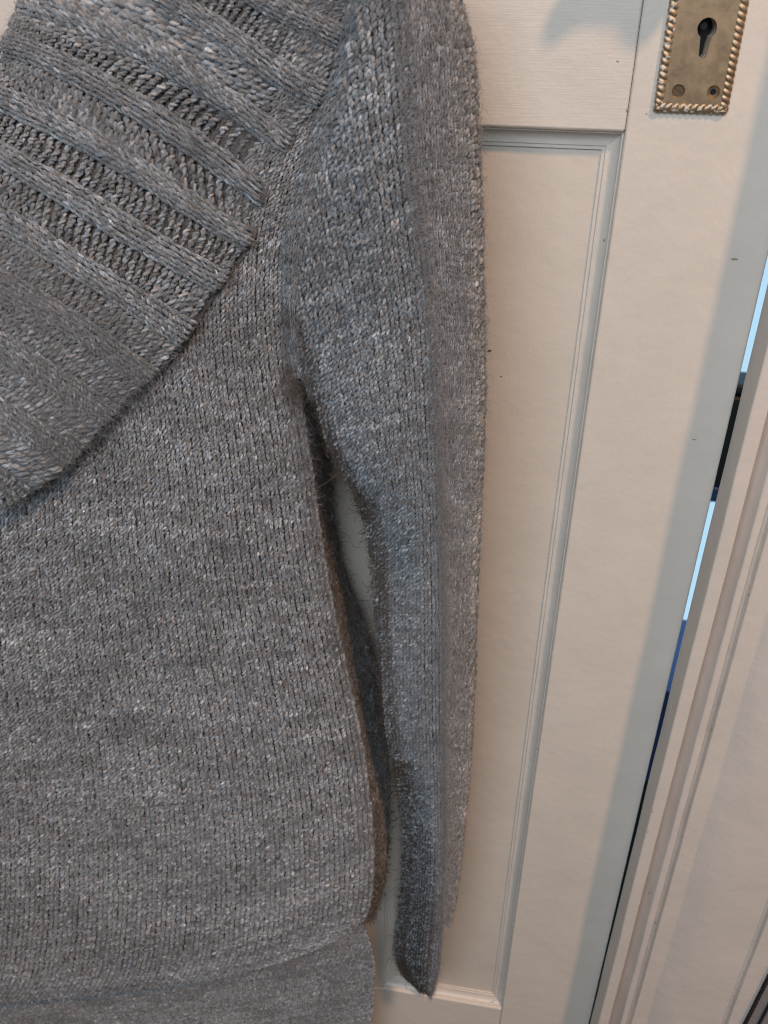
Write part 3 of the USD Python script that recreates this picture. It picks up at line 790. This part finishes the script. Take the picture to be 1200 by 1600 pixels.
# ------------------------------------------------------------------ what the gap beside the door shows
sky_m = mat('sky', {'e': ('emission', {'color': (0.50, 0.78, 1.0), 'strength': 0.95})}, [], surface='e.emission')
obj('sky', box(-0.5, 3.2, 1.9, 1.92, -4.2, 1.6), sky_m, kind='structure')
def flat(name, c, r=0.5):
    return mat(name, {'g': ('geometry', {}), 'n': ('noise_texture', {'scale': 40.0, 'detail': 3}), 'x': ('rgb_ramp', {'ramp': [(0.3, tuple(0.7 * k for k in c)), (0.7, c)]}), 'p': ('principled_bsdf', {'roughness': r})},
               [('g.position', 'n.vector'), ('n.fac', 'x.fac'), ('x.color', 'p.base_color')])
gap_dark, gap_blue, gap_navy, gap_green = flat('dark_cloth', (0.012, 0.02, 0.03)), flat('blue_plastic', (0.025, 0.10, 0.36), 0.35), flat('dark_blue_boards', (0.02, 0.05, 0.09)), flat('grass_green', (0.10, 0.22, 0.03), 0.8)
t = thing('dark_post', 'dark upright shape glimpsed through the upper part of the door gap', 'post')
obj('post_shaft', box(0.36, 0.56, 1.45, 1.55, -1.018, -0.775, 0.01), gap_dark, t)
obj('post_band', box(0.36, 0.56, 1.452, 1.548, -0.770, -0.745, 0.008), gap_dark, t)
t = thing('blue_box', 'small bright blue patch just below the dark shape in the door gap', 'box')
obj('box_body', box(0.36, 0.58, 1.46, 1.54, -1.075, -1.030, 0.008), gap_blue, t)
t = thing('blue_container', 'blue container glimpsed low in the door gap above the dark boards', 'container')
obj('container_body', m3.Manifold.cylinder(0.36, 0.17, 0.17, 40).translate((0.50, 1.5, -1.98)), gap_blue, t, smooth=40)
obj('container_rim', m3.Manifold.cylinder(0.025, 0.178, 0.178, 40).translate((0.50, 1.5, -1.64)), gap_blue, t, smooth=40)
t = thing('board_fence', 'dark blue boards glimpsed through the lowest part of the door gap', 'fence')
for k in range(8):
    obj('board', box(-0.2 + k * 0.2, -0.2 + k * 0.2 + 0.192, 1.60 + 0.004 * (k % 2), 1.63, -3.75, -2.02, 0.004), gap_navy, t)
obj('grass', box(-0.5, 3.2, 0.5, 1.9, -3.80, -3.75), gap_green, kind='stuff')

# ------------------------------------------------------------------ grey cloth edge at the lower right, in front of the frame
denim = mat('grey_cloth', {'g': ('geometry', {}), 'n': ('noise_texture', {'scale': 700.0, 'detail': 4, 'roughness': 0.7}), 'n2': ('noise_texture', {'scale': 60.0, 'detail': 3}), 'x': ('rgb_ramp', {'ramp': [(0.3, (0.10, 0.10, 0.105)), (0.7, (0.24, 0.24, 0.25))]}),
                           'b': ('bump', {'strength': 0.6, 'distance': 0.001}), 'p': ('principled_bsdf', {'roughness': 0.9, 'sheen_weight': 0.3})},
            [('g.position', 'n.vector'), ('n.fac', 'x.fac'), ('x.color', 'p.base_color'), ('n.fac', 'b.height'), ('b.normal', 'p.normal')])
thread = flat('black_thread', (0.012, 0.012, 0.014), 0.8)
jacket = thing('hanging_cloth', 'dark grey cloth with black overcast edge hanging at the lower right corner', 'cloth')
YC = -0.056
e0, e1 = at(1203, 1525, YC), at(1160, 1610, YC)
dz = (e1 - e0); dz /= np.linalg.norm(dz); ac = np.array([-dz[2], 0, dz[0]])
if ac[0] < 0: ac = -ac
A0, A1 = e0 - dz * 0.03, e1 + dz * 0.25
def strip(s0, s1, y0, y1, along=(0.0, 1.0)):
    P, Q = A0 + (A1 - A0) * along[0], A0 + (A1 - A0) * along[1]
    pts = [p + ac * s + np.array([0, y - YC, 0]) for p in (P, Q) for s in (s0, s1) for y in (y0, y1)]
    return m3.Manifold.hull_points(np.array(pts))
obj('cloth_panel', strip(0.0, 0.15, YC, YC + 0.004), denim, jacket)
obj('folded_band', strip(0.0125, 0.15, YC - 0.004, YC - 0.0003), denim, jacket)
obj('seam_piping', strip(0.0105, 0.0122, YC - 0.0022, YC - 0.0002), thread, jacket)
ln = np.linalg.norm(A1 - A0)
for k in range(int(ln / 0.0046)):
    s = k * 0.0046 / ln
    obj('edge_stitch', strip(-0.0010, 0.0012, YC - 0.0012, YC + 0.0045, (s, s + 0.0026 / ln)), thread, jacket)

# ------------------------------------------------------------------ small marks: crumbs and loose hairs on the paint
crumb = flat('brown_crumb', (0.10, 0.055, 0.035), 0.8)
scuff = flat('brown_scuff', (0.36, 0.29, 0.22), 0.6)
def fleck(px, py, Y, size, name, label, cat, seed, stretch=(1, 0.5, 0.6), parent=None):
    rng = np.random.default_rng(seed)
    b = trimesh.creation.icosphere(2, 1.0); v = np.array(b.vertices)
    v *= (0.6 + 0.8 * meshkit.noise(v * 1.7 + seed, seed))[:, None]
    c = at(px, py, Y)
    o = obj(name, trimesh.Trimesh(v * size * np.array(stretch) + c, b.faces, process=False), crumb if cat == 'crumb' else scuff, parent, smooth=60)
    if parent is None:
        tag(o, label, cat)
fleck(765, 548, REC - 0.0003, 0.0012, 'crumb', 'brown crumb stuck on the white panel just right of the sleeve', 'crumb', 3, (1.2, 0.3, 0.6))
fleck(783, 588, REC - 0.0003, 0.0006, 'crumb', 'tiny brown speck on the white panel below the larger crumb', 'crumb', 5)
fleck(944, 375, 0.006, 0.0008, 'paint_chip', 'small brown chip on the moulding right of the panel', 'chip', 7, (0.8, 0.4, 1))
fleck(1148, 405, -0.0002, 0.0014, 'smudge_mark', 'thin brown scuff on the door stile below the lock plate', 'scuff', 9, (1.6, 0.05, 0.5))
fleck(1085, 687, -0.0002, 0.0011, 'smudge_mark', 'short dark scuff on the bluish shaded edge of the door', 'scuff', 11, (1.6, 0.05, 0.35))
hairm = flat('dark_hair', (0.05, 0.04, 0.035), 0.6)
def strand(pts, w, name, label):
    P = np.array([at(*p) for p in pts]); t = np.linspace(0, 1, len(P)); tt = np.linspace(0, 1, 24)
    Q = np.stack([np.interp(tt, t, P[:, k]) for k in range(3)], 1)
    Q[1:-1] = (Q[:-2] + 2 * Q[1:-1] + Q[2:]) / 4
    m = join(*[m3.Manifold.batch_hull([m3.Manifold.sphere(w, 6).translate(tuple(a)), m3.Manifold.sphere(w, 6).translate(tuple(b))]) for a, b in zip(Q[:-1], Q[1:])])
    tag(obj(name, m, hairm, smooth=60), label, 'hair')
strand([(754, 503, -0.055), (760, 508, -0.05), (766, 500, -0.046), (758, 492, -0.048)], 0.00016, 'loose_hair', 'fine dark curled hair sticking out of the sleeve over the panel')
strand([(1133, 1402, -0.0385), (1150, 1405, -0.0395), (1168, 1403, -0.0402), (1174, 1402, -0.0405)], 0.00022, 'paint_crack', 'fine dark crack in the paint low on the door frame')

# worn spots where the paint has chipped off the raised edges
rngc = np.random.default_rng(77)
for px_, py_, y_ in ((1052, 1104, -0.0405), (1020, 1268, -0.0405), (1012, 1300, -0.0405), (1014, 1395, -0.0405), (978, 1530, -0.0405), (1112, 1140, -0.038), (1068, 1308, -0.038), (1024, 1442, -0.0385), (1170, 930, -0.038), (1190, 1292, -0.0385), (1096, 1320, -0.0385)):
    fleck(px_, py_, y_, 0.0010 * rngc.uniform(0.7, 1.4), 'paint_chip', None, 'chip', int(rngc.integers(1, 999)), (0.6, 0.10, rngc.uniform(0.7, 2.2)), frame)
for px_, py_, y_ in ((950, 405, 0.0012), (868, 1003, 0.0012), (840, 1170, 0.0012), (980, 172, -0.0001), (1010, 178, -0.0001), (965, 96, -0.0001), (770, 1566, 0.0012)):
    fleck(px_, py_, y_, 0.0009 * rngc.uniform(0.6, 1.2), 'paint_chip', None, 'chip', int(rngc.integers(1, 999)), (rngc.uniform(0.6, 1.6), 0.08, rngc.uniform(0.4, 1.2)), door)
